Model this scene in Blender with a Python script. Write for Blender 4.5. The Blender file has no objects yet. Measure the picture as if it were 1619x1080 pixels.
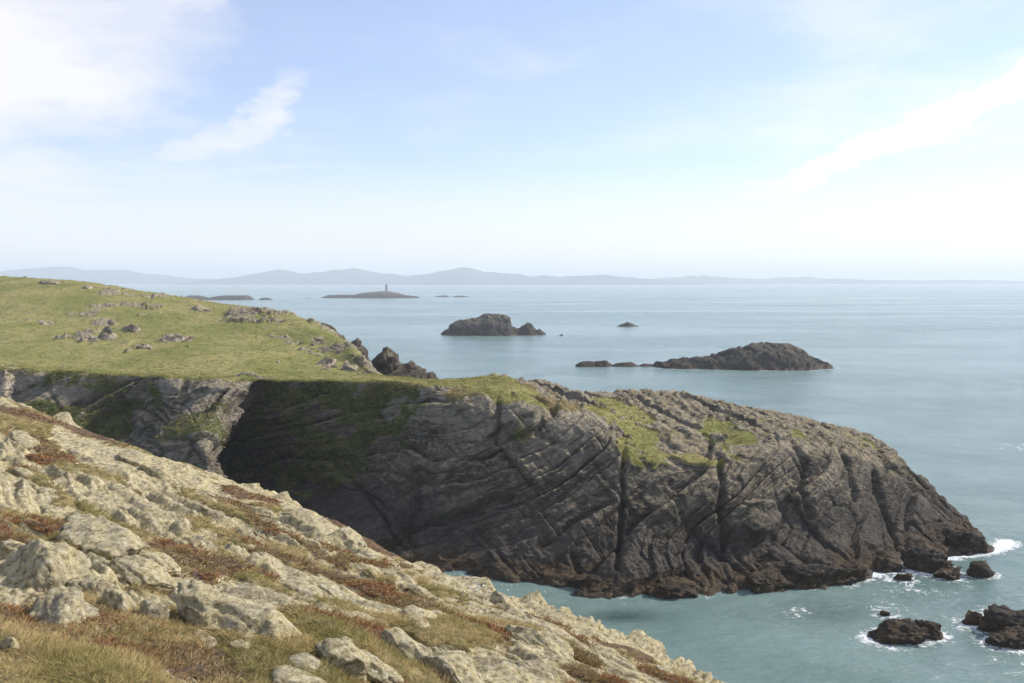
import bpy, bmesh, math, random, time
import numpy as np
from mathutils import Vector, Matrix
T0 = time.time()
R = math.radians
sc = bpy.context.scene
COL = sc.collection

# ------------------------------------------------------------------ camera, sky, sun, exposure
FPX, CX, CY, HC, PITCH = 1403.0, 809.5, 540.0, 26.0, R(3.95)
cam_d = bpy.data.cameras.new('camera'); cam = bpy.data.objects.new('camera', cam_d); COL.objects.link(cam)
cam_d.sensor_width = 36.0; cam_d.lens = FPX / 1619.0 * 36.0
cam_d.clip_start = 0.1; cam_d.clip_end = 90000.0
cam.location = (0, 0, HC); cam.rotation_euler = (math.pi / 2 - PITCH, 0, 0)
sc.camera = cam

SUN_AZ, SUN_EL = R(68.0), R(37.0)          # clockwise from the view direction (+Y)
SD = Vector((math.sin(SUN_AZ) * math.cos(SUN_EL), math.cos(SUN_AZ) * math.cos(SUN_EL), math.sin(SUN_EL)))
sun_d = bpy.data.lights.new('sun', 'SUN'); sun = bpy.data.objects.new('sun', sun_d); COL.objects.link(sun)
sun_d.energy = 4.2; sun_d.angle = R(0.55); sun_d.color = (1.0, 0.94, 0.84)
sun.rotation_euler = SD.to_track_quat('Z', 'Y').to_euler()
sun.location = (60, 60, 120)

sc.view_settings.view_transform = 'Standard'; sc.view_settings.look = 'None'
sc.view_settings.gamma = 1.0; sc.view_settings.use_curve_mapping = False
sc.view_settings.exposure = 0.36
sc.render.engine = 'CYCLES'
sc.cycles.use_denoising = True; sc.cycles.use_adaptive_sampling = True; sc.cycles.adaptive_threshold = 0.025
sc.cycles.max_bounces = 4; sc.cycles.volume_bounces = 1; sc.cycles.caustics_reflective = False; sc.cycles.caustics_refractive = False
sc.cycles.sample_clamp_indirect = 6.0


class NT:
    """small node-tree writer"""
    def __init__(self, tree):
        self.t = tree; tree.nodes.clear()
    def n(self, typ, ins=None, **props):
        nd = self.t.nodes.new(typ)
        for k, v in props.items(): setattr(nd, k, v)
        for k, v in (ins or {}).items(): self.put(nd.inputs[k], v)
        return nd
    def put(self, sock, v):
        if isinstance(v, bpy.types.NodeSocket): self.t.links.new(v, sock)
        elif isinstance(v, bpy.types.Node): self.t.links.new(v.outputs[0], sock)
        else:
            if sock.type == 'RGBA' and len(v) == 3: v = (*v, 1)
            sock.default_value = v
    def m(self, op, a, b=0.0, c=None, clamp=False):
        nd = self.n('ShaderNodeMath', {0: a, 1: b}, operation=op, use_clamp=clamp)
        if c is not None: self.put(nd.inputs[2], c)
        return nd.outputs[0]
    def ss(self, x, lo, hi):
        return self.n('ShaderNodeMapRange', {'Value': x, 'From Min': lo, 'From Max': hi}, interpolation_type='SMOOTHSTEP', clamp=True).outputs[0]
    def mix(self, f, a, b, blend='MIX'):
        nd = self.n('ShaderNodeMix', data_type='RGBA', blend_type=blend)
        self.put(nd.inputs[0], f); self.put(nd.inputs[6], a); self.put(nd.inputs[7], b)
        return nd.outputs[2]
    def noise(self, vec, scale, detail=5, rough=0.55, dist=0.0, out=0):
        return self.n('ShaderNodeTexNoise', {'Vector': vec, 'Scale': scale, 'Detail': detail, 'Roughness': rough, 'Distortion': dist}).outputs[out]
    def dot(self, v, k):
        nd = self.n('ShaderNodeVectorMath', {0: v, 1: k}, operation='DOT_PRODUCT'); return nd.outputs['Value']
    def comb(self, x, y, z):
        return self.n('ShaderNodeCombineXYZ', {0: x, 1: y, 2: z}).outputs[0]
    def bump(self, h, strength, dist, normal=None):
        nd = self.n('ShaderNodeBump', {'Height': h, 'Strength': strength, 'Distance': dist})
        if normal is not None: self.put(nd.inputs['Normal'], normal)
        return nd.outputs[0]


# ---- world: Nishita sky with thin broken cloud
w = bpy.data.worlds.new('World'); sc.world = w; w.use_nodes = True
N = NT(w.node_tree)
sky = N.n('ShaderNodeTexSky', sky_type='NISHITA', sun_disc=False, sun_elevation=SUN_EL, sun_rotation=SUN_AZ,
          altitude=0.0, air_density=1.0, dust_density=0.25, ozone_density=4.5)
tc = N.n('ShaderNodeTexCoord').outputs['Generated']
sx = N.n('ShaderNodeSeparateXYZ', {0: tc})
X, Y, Z = sx.outputs
el = N.m('MAXIMUM', Z, 0.0)
pz = N.m('ADD', el, 0.10)
plane = N.comb(N.m('DIVIDE', X, pz), N.m('DIVIDE', Y, pz), 0.0)         # a cloud layer seen in perspective
warp = N.noise(plane, 0.9, 3, 0.6, 0.0, 1)
pw = N.n('ShaderNodeVectorMath', {0: plane, 1: N.n('ShaderNodeVectorMath', {0: warp, 'Scale': 0.9}, operation='SCALE').outputs[0]}, operation='ADD').outputs[0]
c_gen = N.noise(pw, 0.8, 5, 0.58)
az = N.m('ARCTAN2', X, Y)
# cloud bodies: az, elevation (rad), half sizes, tilt, strength
CL = [(-0.50, 0.205, 0.24, 0.085, 0.30, 1.05), (-0.38, 0.262, 0.16, 0.045, 0.60, 0.95), (-0.265, 0.178, 0.060, 0.024, 0.80, 0.95), (-0.33, 0.140, 0.085, 0.020, 0.35, 0.75),
      (-0.27, 0.116, 0.08, 0.008, 0.08, 0.5), (-0.50, 0.085, 0.30, 0.050, 0.0, 0.8), (-0.29, 0.225, 0.03, 0.03, 0.6, 0.4),
      (0.50, 0.180, 0.36, 0.018, 0.36, 1.1), (0.36, 0.125, 0.22, 0.008, 0.20, 0.7), (0.60, 0.235, 0.3, 0.02, 0.35, 0.5),
      (0.0, 0.30, 0.12, 0.03, 0.1, 0.25), (0.05, 0.05, 0.5, 0.018, 0.0, 0.7)]
wn = N.noise(N.comb(N.m('MULTIPLY', az, 6.0), N.m('MULTIPLY', Z, 12.0), 0.0), 1.5, 6, 0.68, 0.0, 0)
wn2 = N.noise(N.comb(N.m('MULTIPLY', az, 6.0), N.m('MULTIPLY', Z, 12.0), 5.0), 1.3, 6, 0.68, 0.0, 0)
acc = None
for (a0, e0, ra, re, ti, st) in CL:
    da = N.m('ADD', N.m('SUBTRACT', az, a0), N.m('MULTIPLY', N.m('SUBTRACT', wn, 0.5), 0.16))
    de = N.m('ADD', N.m('SUBTRACT', Z, e0), N.m('MULTIPLY', N.m('SUBTRACT', wn2, 0.5), 0.09 if re > 0.025 else 0.035))
    u = N.m('ADD', N.m('MULTIPLY', da, math.cos(ti)), N.m('MULTIPLY', de, math.sin(ti)))
    v = N.m('SUBTRACT', N.m('MULTIPLY', de, math.cos(ti)), N.m('MULTIPLY', da, math.sin(ti)))
    d2 = N.m('ADD', N.m('POWER', N.m('DIVIDE', u, ra), 2.0), N.m('POWER', N.m('DIVIDE', v, re), 2.0))
    b = N.m('MULTIPLY', N.ss(d2, 1.6, -0.2), st)
    acc = b if acc is None else N.m('MAXIMUM', acc, b)
texc = N.m('ADD', 0.35, N.m('MULTIPLY', N.ss(c_gen, 0.25, 0.70), 0.8))
bodies = N.m('MULTIPLY', acc, texc)
thin = N.m('ADD', 0.20, N.m('MULTIPLY', N.ss(c_gen, 0.42, 0.8), 0.45))
low = N.m('MULTIPLY', N.ss(Z, 0.19, -0.01), 0.88)                          # veil of cloud low over the sea, all round
cov = N.m('MAXIMUM', N.m('MAXIMUM', bodies, thin), low)
cov = N.m('MINIMUM', cov, 0.94)
cc = N.mix(N.ss(N.dot(tc, tuple(SD)), 0.2, 0.95), (5.6, 5.5, 5.55), (6.5, 6.3, 6.15))
col = N.mix(cov, N.mix(1.0, sky.outputs[0], (1.10, 0.985, 1.03), 'MULTIPLY'), cc)
bg = N.n('ShaderNodeBackground', {'Color': col, 'Strength': 0.145})
N.n('ShaderNodeOutputWorld', {'Surface': bg.outputs[0]})


# ------------------------------------------------------------------ geometry helpers
def ray(px, py):
    cx = (np.asarray(px, float) - CX) / FPX; cy = (CY - np.asarray(py, float)) / FPX
    return cx, math.cos(PITCH) + cy * math.sin(PITCH), cy * math.cos(PITCH) - math.sin(PITCH)
def P(px, py, Yd):                      # the point seen at a pixel, Yd metres ahead
    x, y, z = ray(px, py); k = Yd / y
    return np.array((x * k, Yd, HC + z * k))
def _W(px, Yd, z):
    depth = Yd * math.cos(PITCH) - (z - HC) * math.sin(PITCH)
    return np.array(((px - CX) / FPX * depth, Yd, z))
def S(px, py):                          # the point of the sea seen at a pixel
    x, y, z = ray(px, py); k = -HC / z
    return np.array((x * k, y * k, 0.0))
def proj(p):
    d = p[:, 1] * math.cos(PITCH) - (p[:, 2] - HC) * math.sin(PITCH)
    u = p[:, 1] * math.sin(PITCH) + (p[:, 2] - HC) * math.cos(PITCH)
    d = np.where(np.abs(d) < 1e-3, 1e-3, d)
    return CX + FPX * p[:, 0] / d, CY - FPX * u / d, d

GR = np.array([[1,1,0],[-1,1,0],[1,-1,0],[-1,-1,0],[1,0,1],[-1,0,1],[1,0,-1],[-1,0,-1],[0,1,1],[0,-1,1],[0,1,-1],[0,-1,-1],[1,1,0],[-1,1,0],[0,-1,1],[0,-1,-1]], np.float32)
def hsh(ix, iy, iz, seed):
    h = (ix.astype(np.uint32) * np.uint32(374761393)) ^ (iy.astype(np.uint32) * np.uint32(668265263)) ^ (iz.astype(np.uint32) * np.uint32(2147483647)) ^ np.uint32((seed * 1274126177) & 0xffffffff)
    h = (h ^ (h >> np.uint32(13))) * np.uint32(1274126177)
    h = (h ^ (h >> np.uint32(15))) * np.uint32(2246822519)
    return h ^ (h >> np.uint32(16))
def h01(ix, iy=None, seed=0):
    ix = np.asarray(ix).astype(np.int64)
    iy = np.zeros_like(ix) if iy is None else np.asarray(iy).astype(np.int64)
    return (hsh(ix, iy, ix * 0, seed) & np.uint32(0xffffff)).astype(np.float32) / 16777215.0
def perlin(p, seed=0):
    p = p.astype(np.float32); f0 = np.floor(p); f = p - f0
    i = f0.astype(np.int32).view(np.uint32)
    u = f * f * f * (f * (f * 6 - 15) + 10)
    fx, fy, fz = (np.ascontiguousarray(f[:, k]) for k in range(3))
    ux, uy, uz = (np.ascontiguousarray(u[:, k]) for k in range(3))
    hx = i[:, 0] * np.uint32(374761393) ^ np.uint32((seed * 1274126177) & 0xffffffff); hx = (hx, (i[:, 0] + np.uint32(1)) * np.uint32(374761393) ^ np.uint32((seed * 1274126177) & 0xffffffff))
    hy = (i[:, 1] * np.uint32(668265263), (i[:, 1] + np.uint32(1)) * np.uint32(668265263))
    hz_ = (i[:, 2] * np.uint32(2246822519), (i[:, 2] + np.uint32(1)) * np.uint32(2246822519))
    def corner(dx, dy, dz):
        h = hx[dx] ^ hy[dy] ^ hz_[dz]
        h = (h ^ (h >> np.uint32(13))) * np.uint32(1274126177); h = (h ^ (h >> np.uint32(15))) * np.uint32(2246822519)
        k = (h >> np.uint32(20)) & np.uint32(15)
        return GR[:, 0][k] * (fx - dx) + GR[:, 1][k] * (fy - dy) + GR[:, 2][k] * (fz - dz)
    def lz(dx, dy):
        a = corner(dx, dy, 0); return a + uz * (corner(dx, dy, 1) - a)
    def ly(dx):
        a = lz(dx, 0); return a + uy * (lz(dx, 1) - a)
    a = ly(0); return a + ux * (ly(1) - a)
def fbm(p, freq, octs=4, seed=0, gain=0.5):
    r = 0; a = 1.0
    for o in range(octs):
        r = r + a * perlin(p * (freq * 2.03 ** o) + 17.3 * o, seed + o); a *= gain
    return r
def ridged(p, freq, octs=4, seed=0, gain=0.5):
    r = 0; a = 1.0
    for o in range(octs):
        r = r + a * (1 - 2 * np.abs(perlin(p * (freq * 2.03 ** o) + 9.1 * o, seed + o))); a *= gain
    return r
def sst(x, lo, hi):
    t = np.clip((x - lo) / (hi - lo), 0, 1); return t * t * (3 - 2 * t)
def blocks(a, s, b, T, L, seed, groove=0.35, sharp=0.10):
    """bedded, jointed rock: layers T thick cut into blocks about L long, each standing out by its own amount"""
    i = np.floor(s / T); f = s / T - i
    aa = a / L + h01(i, None, seed) * 7.3
    j = np.floor(aa); g = aa - j
    bb = b / (L * 1.3) + h01(i, j, seed + 5) * 3.1
    k = np.floor(bb)
    h = h01(i * 131 + k, j, seed + 1)
    hn = h01((i + 1) * 131 + k, j, seed + 1)
    e = np.minimum(np.minimum(f, 1 - f) * T, np.minimum(g, 1 - g) * L * 0.8)
    gr = 1 - sst(e, 0.0, sharp * T * 2)
    tilt = (f - 0.5) * 0.45
    return (h - 0.5) + tilt - groove * gr
def worley(a, c, seed):
    ia = np.floor(a).astype(np.int64); ic = np.floor(c).astype(np.int64)
    d1 = np.full(a.shape, 9.0, np.float32); d2 = d1.copy(); idv = np.zeros(a.shape, np.float32)
    for dx in (-1, 0, 1):
        for dy in (-1, 0, 1):
            x = ia + dx; y = ic + dy
            px_ = x + 0.15 + 0.7 * h01(x, y, seed); py_ = y + 0.15 + 0.7 * h01(x, y, seed + 3)
            d = np.sqrt((a - px_) ** 2 + (c - py_) ** 2).astype(np.float32)
            nearer = d < d1
            d2 = np.where(nearer, d1, np.minimum(d2, d)); idv = np.where(nearer, h01(x, y, seed + 8), idv)
            d1 = np.where(nearer, d, d1)
    return d1, d2, idv

def mono(c, t):
    """monotone cubic along axis 0 of c at parameters t"""
    d = np.diff(c, axis=0)
    m = np.zeros_like(c)
    a, b = d[:-1], d[1:]
    ok = (a * b) > 0
    m[1:-1] = np.where(ok, 2 * a * b / np.where(ok, a + b, 1), 0)
    m[0] = d[0]; m[-1] = d[-1]
    n = c.shape[0]
    i = np.clip(np.floor(t).astype(int), 0, n - 2); f = (t - i)
    sh = (len(t),) + (1,) * (c.ndim - 1); f = f.reshape(sh)
    f2 = f * f; f3 = f2 * f
    return (2 * f3 - 3 * f2 + 1) * c[i] + (f3 - 2 * f2 + f) * m[i] + (-2 * f3 + 3 * f2) * c[i + 1] + (f3 - f2) * m[i + 1]
def seg(counts):
    return np.concatenate([i + np.linspace(0, 1, n, endpoint=False) for i, n in enumerate(counts)] + [[float(len(counts))]])

def new_mesh(name, v, faces, mats, attr=None, parent=None, smooth=True):
    faces = np.asarray(faces, np.int32); k = faces.shape[1]; nf = faces.shape[0]
    me = bpy.data.meshes.new(name)
    me.vertices.add(len(v)); me.vertices.foreach_set('co', np.ascontiguousarray(v, np.float32).ravel())
    me.loops.add(nf * k); me.loops.foreach_set('vertex_index', faces.ravel())
    me.polygons.add(nf); me.polygons.foreach_set('loop_start', np.arange(0, nf * k, k, dtype=np.int32))
    me.polygons.foreach_set('use_smooth', np.full(nf, smooth))
    me.update(calc_edges=True)
    for an, arr in (attr or {}).items():
        at = me.attributes.new(an, 'FLOAT_COLOR', 'POINT')
        a4 = np.ones((len(v), 4), np.float32); a4[:, :arr.shape[1]] = arr
        at.data.foreach_set('color', a4.ravel())
    me.materials.append(mats)
    o = bpy.data.objects.new(name, me); COL.objects.link(o)
    if parent is not None: o.parent = parent
    return o
def gfaces(nu, nv):
    i = np.arange(nu * nv).reshape(nu, nv)
    return np.stack([i[:-1, :-1], i[1:, :-1], i[1:, 1:], i[:-1, 1:]], -1).reshape(-1, 4)
def gnormals(g):
    du = np.gradient(g, axis=0); dv = np.gradient(g, axis=1)
    n = np.cross(du, dv); n /= np.linalg.norm(n, axis=-1, keepdims=True) + 1e-9
    return n
def tag(o, label=None, cat=None, group=None, kind=None):
    if label: o['label'] = label
    if cat: o['category'] = cat
    if group: o['group'] = group
    if kind: o['kind'] = kind
    return o
def seg_dist(px, py, pts):
    best = np.full(px.shape, 1e9)
    for (x0, y0), (x1, y1) in zip(pts[:-1], pts[1:]):
        dx, dy = x1 - x0, y1 - y0
        t = np.clip(((px - x0) * dx + (py - y0) * dy) / (dx * dx + dy * dy), 0, 1)
        best = np.minimum(best, np.hypot(px - x0 - t * dx, py - y0 - t * dy))
    return best

# ------------------------------------------------------------------ materials
def material(name):
    m = bpy.data.materials.new(name); m.use_nodes = True
    return m, NT(m.node_tree)
def finish(N, col, rough, normal=None, **kw):
    b = N.n('ShaderNodeBsdfPrincipled', {'Base Color': col, 'Roughness': rough})
    for k, v in kw.items(): N.put(b.inputs[k.replace('_', ' ')], v)
    if normal is not None: N.put(b.inputs['Normal'], normal)
    N.n('ShaderNodeOutputMaterial', {'Surface': b.outputs[0]})
    return b
SN = np.array((-0.37, -0.28, 0.90)); SN /= np.linalg.norm(SN)          # bedding of the headland
ST = np.cross(SN, (0, -0.766, 0.643)); ST /= np.linalg.norm(ST)
SB = np.cross(SN, ST)

def cliff_material(name, lichen=1.0, dark=1.0, masked=True):
    m, N = material(name)
    pos = N.n('ShaderNodeTexCoord').outputs['Object'] if masked else N.n('ShaderNodeNewGeometry').outputs['Position']
    st = N.comb(N.m('MULTIPLY', N.dot(pos, tuple(ST)), 0.16), N.m('MULTIPLY', N.dot(pos, tuple(SB)), 0.3), N.dot(pos, tuple(SN)))
    n1 = N.noise(st, 0.9, 9, 0.66, 0.6)
    n2 = N.noise(pos, 0.16, 5, 0.55)
    n3 = N.noise(pos, 1.7, 9, 0.7)
    n4 = N.noise(st, 3.5, 6, 0.7, 0.3)
    rock = N.mix(N.ss(n1, 0.36, 0.64), (0.060 * dark, 0.047 * dark, 0.034 * dark), (0.225 * dark, 0.188 * dark, 0.140 * dark))
    rock = N.mix(N.m('MULTIPLY', N.ss(n2, 0.45, 0.7), 0.55), rock, (0.105 * dark, 0.090 * dark, 0.070 * dark))
    rock = N.mix(N.m('MULTIPLY', N.ss(n4, 0.54, 0.66), 0.6), rock, (0.36 * dark, 0.34 * dark, 0.30 * dark))
    rock = N.mix(N.m('MULTIPLY', N.ss(n3, 0.56, 0.40), 0.6), rock, (0.045, 0.040, 0.036))
    ge = N.n('ShaderNodeNewGeometry')
    wz0 = N.m('ADD', N.n('ShaderNodeSeparateXYZ', {0: ge.outputs['Position']}).outputs[2], N.m('MULTIPLY', N.m('SUBTRACT', n2, 0.5), 14.0))
    if masked: rock = N.mix(N.m('MULTIPLY', N.m('MULTIPLY', N.ss(wz0, 7.0, 14.0), N.ss(n1, 0.40, 0.58)), 0.75), rock, N.mix(n3, (0.19, 0.165, 0.125), (0.36, 0.325, 0.265)))
    zup = N.n('ShaderNodeSeparateXYZ', {0: ge.outputs['Normal']}).outputs[2]
    wz = N.n('ShaderNodeSeparateXYZ', {0: ge.outputs['Position']}).outputs[2]
    lf = N.m('MULTIPLY', N.m('MULTIPLY', N.ss(zup, 0.45, 0.85), N.ss(wz, 3.0, 7.0)), N.m('MULTIPLY', N.ss(n3, 0.35, 0.62), 0.85 * lichen))
    rock = N.mix(lf, rock, N.mix(n4, (0.25, 0.195, 0.105), (0.40, 0.345, 0.225)))
    # splash zone: black lichen, carried higher to paint in lower-cliff shade; then brown weed
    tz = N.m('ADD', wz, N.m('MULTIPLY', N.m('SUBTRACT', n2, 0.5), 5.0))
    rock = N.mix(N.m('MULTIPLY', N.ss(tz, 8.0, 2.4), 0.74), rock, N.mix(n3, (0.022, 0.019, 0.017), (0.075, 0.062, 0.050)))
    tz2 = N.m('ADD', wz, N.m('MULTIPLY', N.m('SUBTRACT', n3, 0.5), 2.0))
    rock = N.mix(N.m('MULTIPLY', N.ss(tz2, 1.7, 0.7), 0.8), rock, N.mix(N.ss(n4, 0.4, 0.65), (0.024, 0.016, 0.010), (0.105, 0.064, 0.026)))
    col = rock
    if masked:
        at = N.n('ShaderNodeAttribute', attribute_name='mask')
        sr = N.n('ShaderNodeSeparateColor', {0: at.outputs['Color']})
        g1 = N.noise(pos, 0.09, 6, 0.6); g2 = N.noise(pos, 1.3, 8, 0.7); g3 = N.noise(pos, 0.5, 4, 0.6)
        grass = N.mix(N.ss(g1, 0.40, 0.60), (0.195, 0.195, 0.054), (0.295, 0.258, 0.098))
        grass = N.mix(N.m('MULTIPLY', N.ss(g2, 0.45, 0.68), 0.55), grass, (0.095, 0.115, 0.026))
        grass = N.mix(N.m('MULTIPLY', N.ss(g3, 0.58, 0.75), 0.5), grass, (0.27, 0.225, 0.11))
        veg = N.mix(N.ss(g2, 0.42, 0.60), (0.070, 0.080, 0.028), (0.165, 0.165, 0.058))
        veg = N.mix(N.m('MULTIPLY', N.ss(g3, 0.55, 0.7), 0.7), veg, (0.105, 0.080, 0.040))
        col = N.mix(N.ss(N.m('ADD', sr.outputs[1], N.m('MULTIPLY', N.m('SUBTRACT', g2, 0.5), 1.1)), 0.42, 0.58), col, veg)
        ochre = N.mix(n3, (0.17, 0.135, 0.06), (0.25, 0.19, 0.085))
        col = N.mix(N.ss(N.m('ADD', sr.outputs[2], N.m('MULTIPLY', N.m('SUBTRACT', g2, 0.5), 1.0)), 0.42, 0.62), col, ochre)
        col = N.mix(N.ss(N.m('ADD', sr.outputs[0], N.m('MULTIPLY', N.m('SUBTRACT', g2, 0.5), 0.9)), 0.44, 0.56), col, grass)
    vo = N.n('ShaderNodeTexVoronoi', {'Vector': N.comb(N.m('MULTIPLY', N.dot(pos, tuple(ST)), 0.42), N.m('MULTIPLY', N.dot(pos, tuple(SB)), 0.42), N.m('ADD', N.dot(pos, tuple(SN)), N.m('MULTIPLY', n2, 1.5))), 'Scale': 0.75}, feature='DISTANCE_TO_EDGE').outputs['Distance']
    vo2 = N.n('ShaderNodeTexVoronoi', {'Vector': N.comb(N.m('MULTIPLY', N.dot(pos, tuple(ST)), 0.5), N.m('MULTIPLY', N.dot(pos, tuple(SB)), 0.5), N.dot(pos, tuple(SN))), 'Scale': 2.3}, feature='DISTANCE_TO_EDGE').outputs['Distance']
    crk = N.m('ADD', N.m('MULTIPLY', N.ss(vo, 0.0, 0.07), 0.35), N.m('MULTIPLY', N.ss(vo2, 0.0, 0.10), 0.2))
    if masked: crk = N.m('MULTIPLY', crk, N.m('SUBTRACT', 1.0, N.m('MAXIMUM', sr.outputs[0], sr.outputs[1]), clamp=True))
    bmp = N.bump(N.m('ADD', crk, N.m('ADD', n3, N.m('MULTIPLY', n4, 0.8))), 0.85, 0.28)
    wet = N.ss(tz2, 0.9, 0.3)
    finish(N, col, N.m('SUBTRACT', 0.9, N.m('MULTIPLY', wet, 0.3)), bmp, Specular_IOR_Level=0.18)
    return m
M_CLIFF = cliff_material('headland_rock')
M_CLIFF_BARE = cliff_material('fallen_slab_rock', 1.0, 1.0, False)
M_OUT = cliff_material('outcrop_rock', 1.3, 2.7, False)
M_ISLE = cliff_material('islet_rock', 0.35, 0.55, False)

def lichen_rock_nodes(N, pos):
    n1 = N.noise(pos, 2.2, 6, 0.6); n2 = N.noise(pos, 13.0, 8, 0.7); n3 = N.noise(pos, 38.0, 6, 0.7); n4 = N.noise(pos, 5.5, 7, 0.65, 0.5)
    c = N.mix(N.ss(n1, 0.40, 0.60), (0.33, 0.285, 0.185), (0.46, 0.395, 0.225))
    c = N.mix(N.m('MULTIPLY', N.ss(n4, 0.50, 0.60), 0.7), c, (0.52, 0.44, 0.235))
    c = N.mix(N.m('MULTIPLY', N.ss(n4, 0.46, 0.36), 0.6), c, (0.27, 0.23, 0.155))
    c = N.mix(N.m('MULTIPLY', N.ss(n2, 0.53, 0.60), 0.7), c, (0.61, 0.55, 0.41))
    c = N.mix(N.m('MULTIPLY', N.ss(n2, 0.48, 0.40), 0.85), c, (0.17, 0.135, 0.075))
    c = N.mix(N.m('MULTIPLY', N.ss(n3, 0.53, 0.62), 0.55), c, (0.23, 0.19, 0.10))
    bmp = N.bump(N.m('ADD', N.m('MULTIPLY', n4, 0.6), N.m('ADD', n2, N.m('MULTIPLY', n3, 0.6))), 0.8, 0.05)
    return c, bmp, n1, n2, n3, n4
def boulder_material():
    m, N = material('lichened_rock')
    pos = N.n('ShaderNodeNewGeometry').outputs['Position']
    c, bmp, *_ = lichen_rock_nodes(N, pos)
    finish(N, c, 0.93, bmp, Specular_IOR_Level=0.25); return m
def slope_material():
    m, N = material('lichened_rock_and_turf')
    pos = N.n('ShaderNodeTexCoord').outputs['Object']
    c, bmp, n1, n2, n3, n4 = lichen_rock_nodes(N, pos)
    at = N.n('ShaderNodeAttribute', attribute_name='mask')
    sr = N.n('ShaderNodeSeparateColor', {0: at.outputs['Color']})
    turf = N.mix(N.ss(n4, 0.4, 0.62), (0.13, 0.105, 0.045), (0.32, 0.25, 0.115))
    turf = N.mix(N.m('MULTIPLY', N.ss(n1, 0.5, 0.7), 0.7), turf, (0.125, 0.135, 0.042))
    heath = N.mix(N.ss(n2, 0.42, 0.58), (0.075, 0.050, 0.030), (0.19, 0.120, 0.065))
    heath = N.mix(N.m('MULTIPLY', N.ss(n4, 0.55, 0.7), 0.7), heath, (0.19, 0.155, 0.145))
    c = N.mix(N.ss(N.m('ADD', sr.outputs[0], N.m('MULTIPLY', N.m('SUBTRACT', n2, 0.5), 0.8)), 0.40, 0.60), c, turf)
    c = N.mix(N.ss(N.m('ADD', sr.outputs[1], N.m('MULTIPLY', N.m('SUBTRACT', n2, 0.5), 1.0)), 0.42, 0.60), c, heath)
    finish(N, c, 0.95, bmp, Specular_IOR_Level=0.2); return m
M_BOULDER = boulder_material(); M_SLOPE = slope_material()

def tint_material(name, stops, rough=0.8, trans=0.0):
    """colour from a per-vertex random number, for blades and sprigs"""
    m, N = material(name)
    at = N.n('ShaderNodeAttribute', attribute_name='tint')
    v = N.n('ShaderNodeSeparateColor', {0: at.outputs['Color']}).outputs[0]
    rp = N.n('ShaderNodeValToRGB', {0: v}); r = rp.color_ramp
    while len(r.elements) < len(stops): r.elements.new(0.5)
    for e, (p_, c_) in zip(r.elements, stops): e.position = p_; e.color = (*c_, 1)
    b = N.n('ShaderNodeBsdfPrincipled', {'Base Color': rp.outputs[0], 'Roughness': rough, 'Specular IOR Level': 0.15})
    tr = N.n('ShaderNodeBsdfTranslucent', {'Color': rp.outputs[0]})
    mx = N.n('ShaderNodeMixShader', {0: trans, 1: b.outputs[0], 2: tr.outputs[0]})
    N.n('ShaderNodeOutputMaterial', {'Surface': mx.outputs[0]}); return m

def plain_material(name, c1, c2, scale, rough=0.85):
    m, N = material(name)
    pos = N.n('ShaderNodeTexCoord').outputs['Object']
    n = N.noise(pos, scale, 6, 0.65)
    finish(N, N.mix(N.ss(n, 0.35, 0.65), c1, c2), rough, N.bump(n, 0.4, 0.05)); return m
M_BEACON = plain_material('weathered_masonry', (0.16, 0.155, 0.15), (0.30, 0.29, 0.28), 1.4)
M_HILLS = plain_material('far_hill_heath', (0.035, 0.050, 0.055), (0.07, 0.085, 0.085), 0.004)

def sea_material():
    m, N = material('sea_water')
    pos = N.n('ShaderNodeNewGeometry').outputs['Position']
    at = N.n('ShaderNodeAttribute', attribute_name='mask')
    sr = N.n('ShaderNodeSeparateColor', {0: at.outputs['Color']})
    flat = N.n('ShaderNodeVectorMath', {0: pos, 1: (1, 1, 0)}, operation='MULTIPLY').outputs[0]
    stre = N.n('ShaderNodeVectorMath', {0: flat, 1: (0.55, 1.35, 0)}, operation='MULTIPLY').outputs[0]
    big = N.noise(N.n('ShaderNodeVectorMath', {0: flat, 1: (0.25, 1.0, 0)}, operation='MULTIPLY').outputs[0], 0.012, 5, 0.6, 1.0)
    mid = N.noise(flat, 0.05, 5, 0.6, 0.8)
    w1 = N.noise(stre, 0.28, 4, 0.6, 0.4); w2 = N.noise(stre, 1.15, 5, 0.62, 0.5); w3 = N.noise(stre, 4.5, 4, 0.6)
    deep = N.mix(N.ss(mid, 0.35, 0.65), (0.132, 0.202, 0.182), (0.180, 0.255, 0.236))
    col = N.mix(sr.outputs[1], deep, (0.030, 0.055, 0.050))            # dark weed and reef under the surface
    fo = N.noise(flat, 1.3, 9, 0.75, 1.6); fo2 = N.noise(flat, 0.35, 4, 0.6, 1.0)
    f = N.m('ADD', sr.outputs[0], N.m('ADD', N.m('MULTIPLY', N.m('SUBTRACT', fo, 0.5), 2.6), N.m('MULTIPLY', N.m('SUBTRACT', fo2, 0.5), 1.3)))
    foam = N.m('MULTIPLY', N.ss(f, 0.62, 0.92), N.ss(sr.outputs[0], 0.02, 0.2))
    col = N.mix(foam, col, (0.72, 0.75, 0.74))
    hgt = N.m('ADD', N.m('MULTIPLY', w1, 1.0), N.m('ADD', N.m('MULTIPLY', w2, 0.58), N.m('MULTIPLY', w3, 0.16)))
    hgt = N.m('ADD', hgt, N.m('MULTIPLY', foam, 0.10))
    stg = N.m('ADD', 0.38, N.m('MULTIPLY', N.ss(big, 0.38, 0.62), 0.60))  # smoother and rougher lanes of wind
    b = N.bump(hgt, stg, 0.45)
    rough = N.m('ADD', N.m('MULTIPLY', foam, 0.6), N.m('ADD', 0.20, N.m('MULTIPLY', N.ss(big, 0.35, 0.7), 0.08)))
    finish(N, col, rough, b, IOR=1.333)
    return m
M_SEA = sea_material()
print('materials', round(time.time() - T0, 1))

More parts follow.
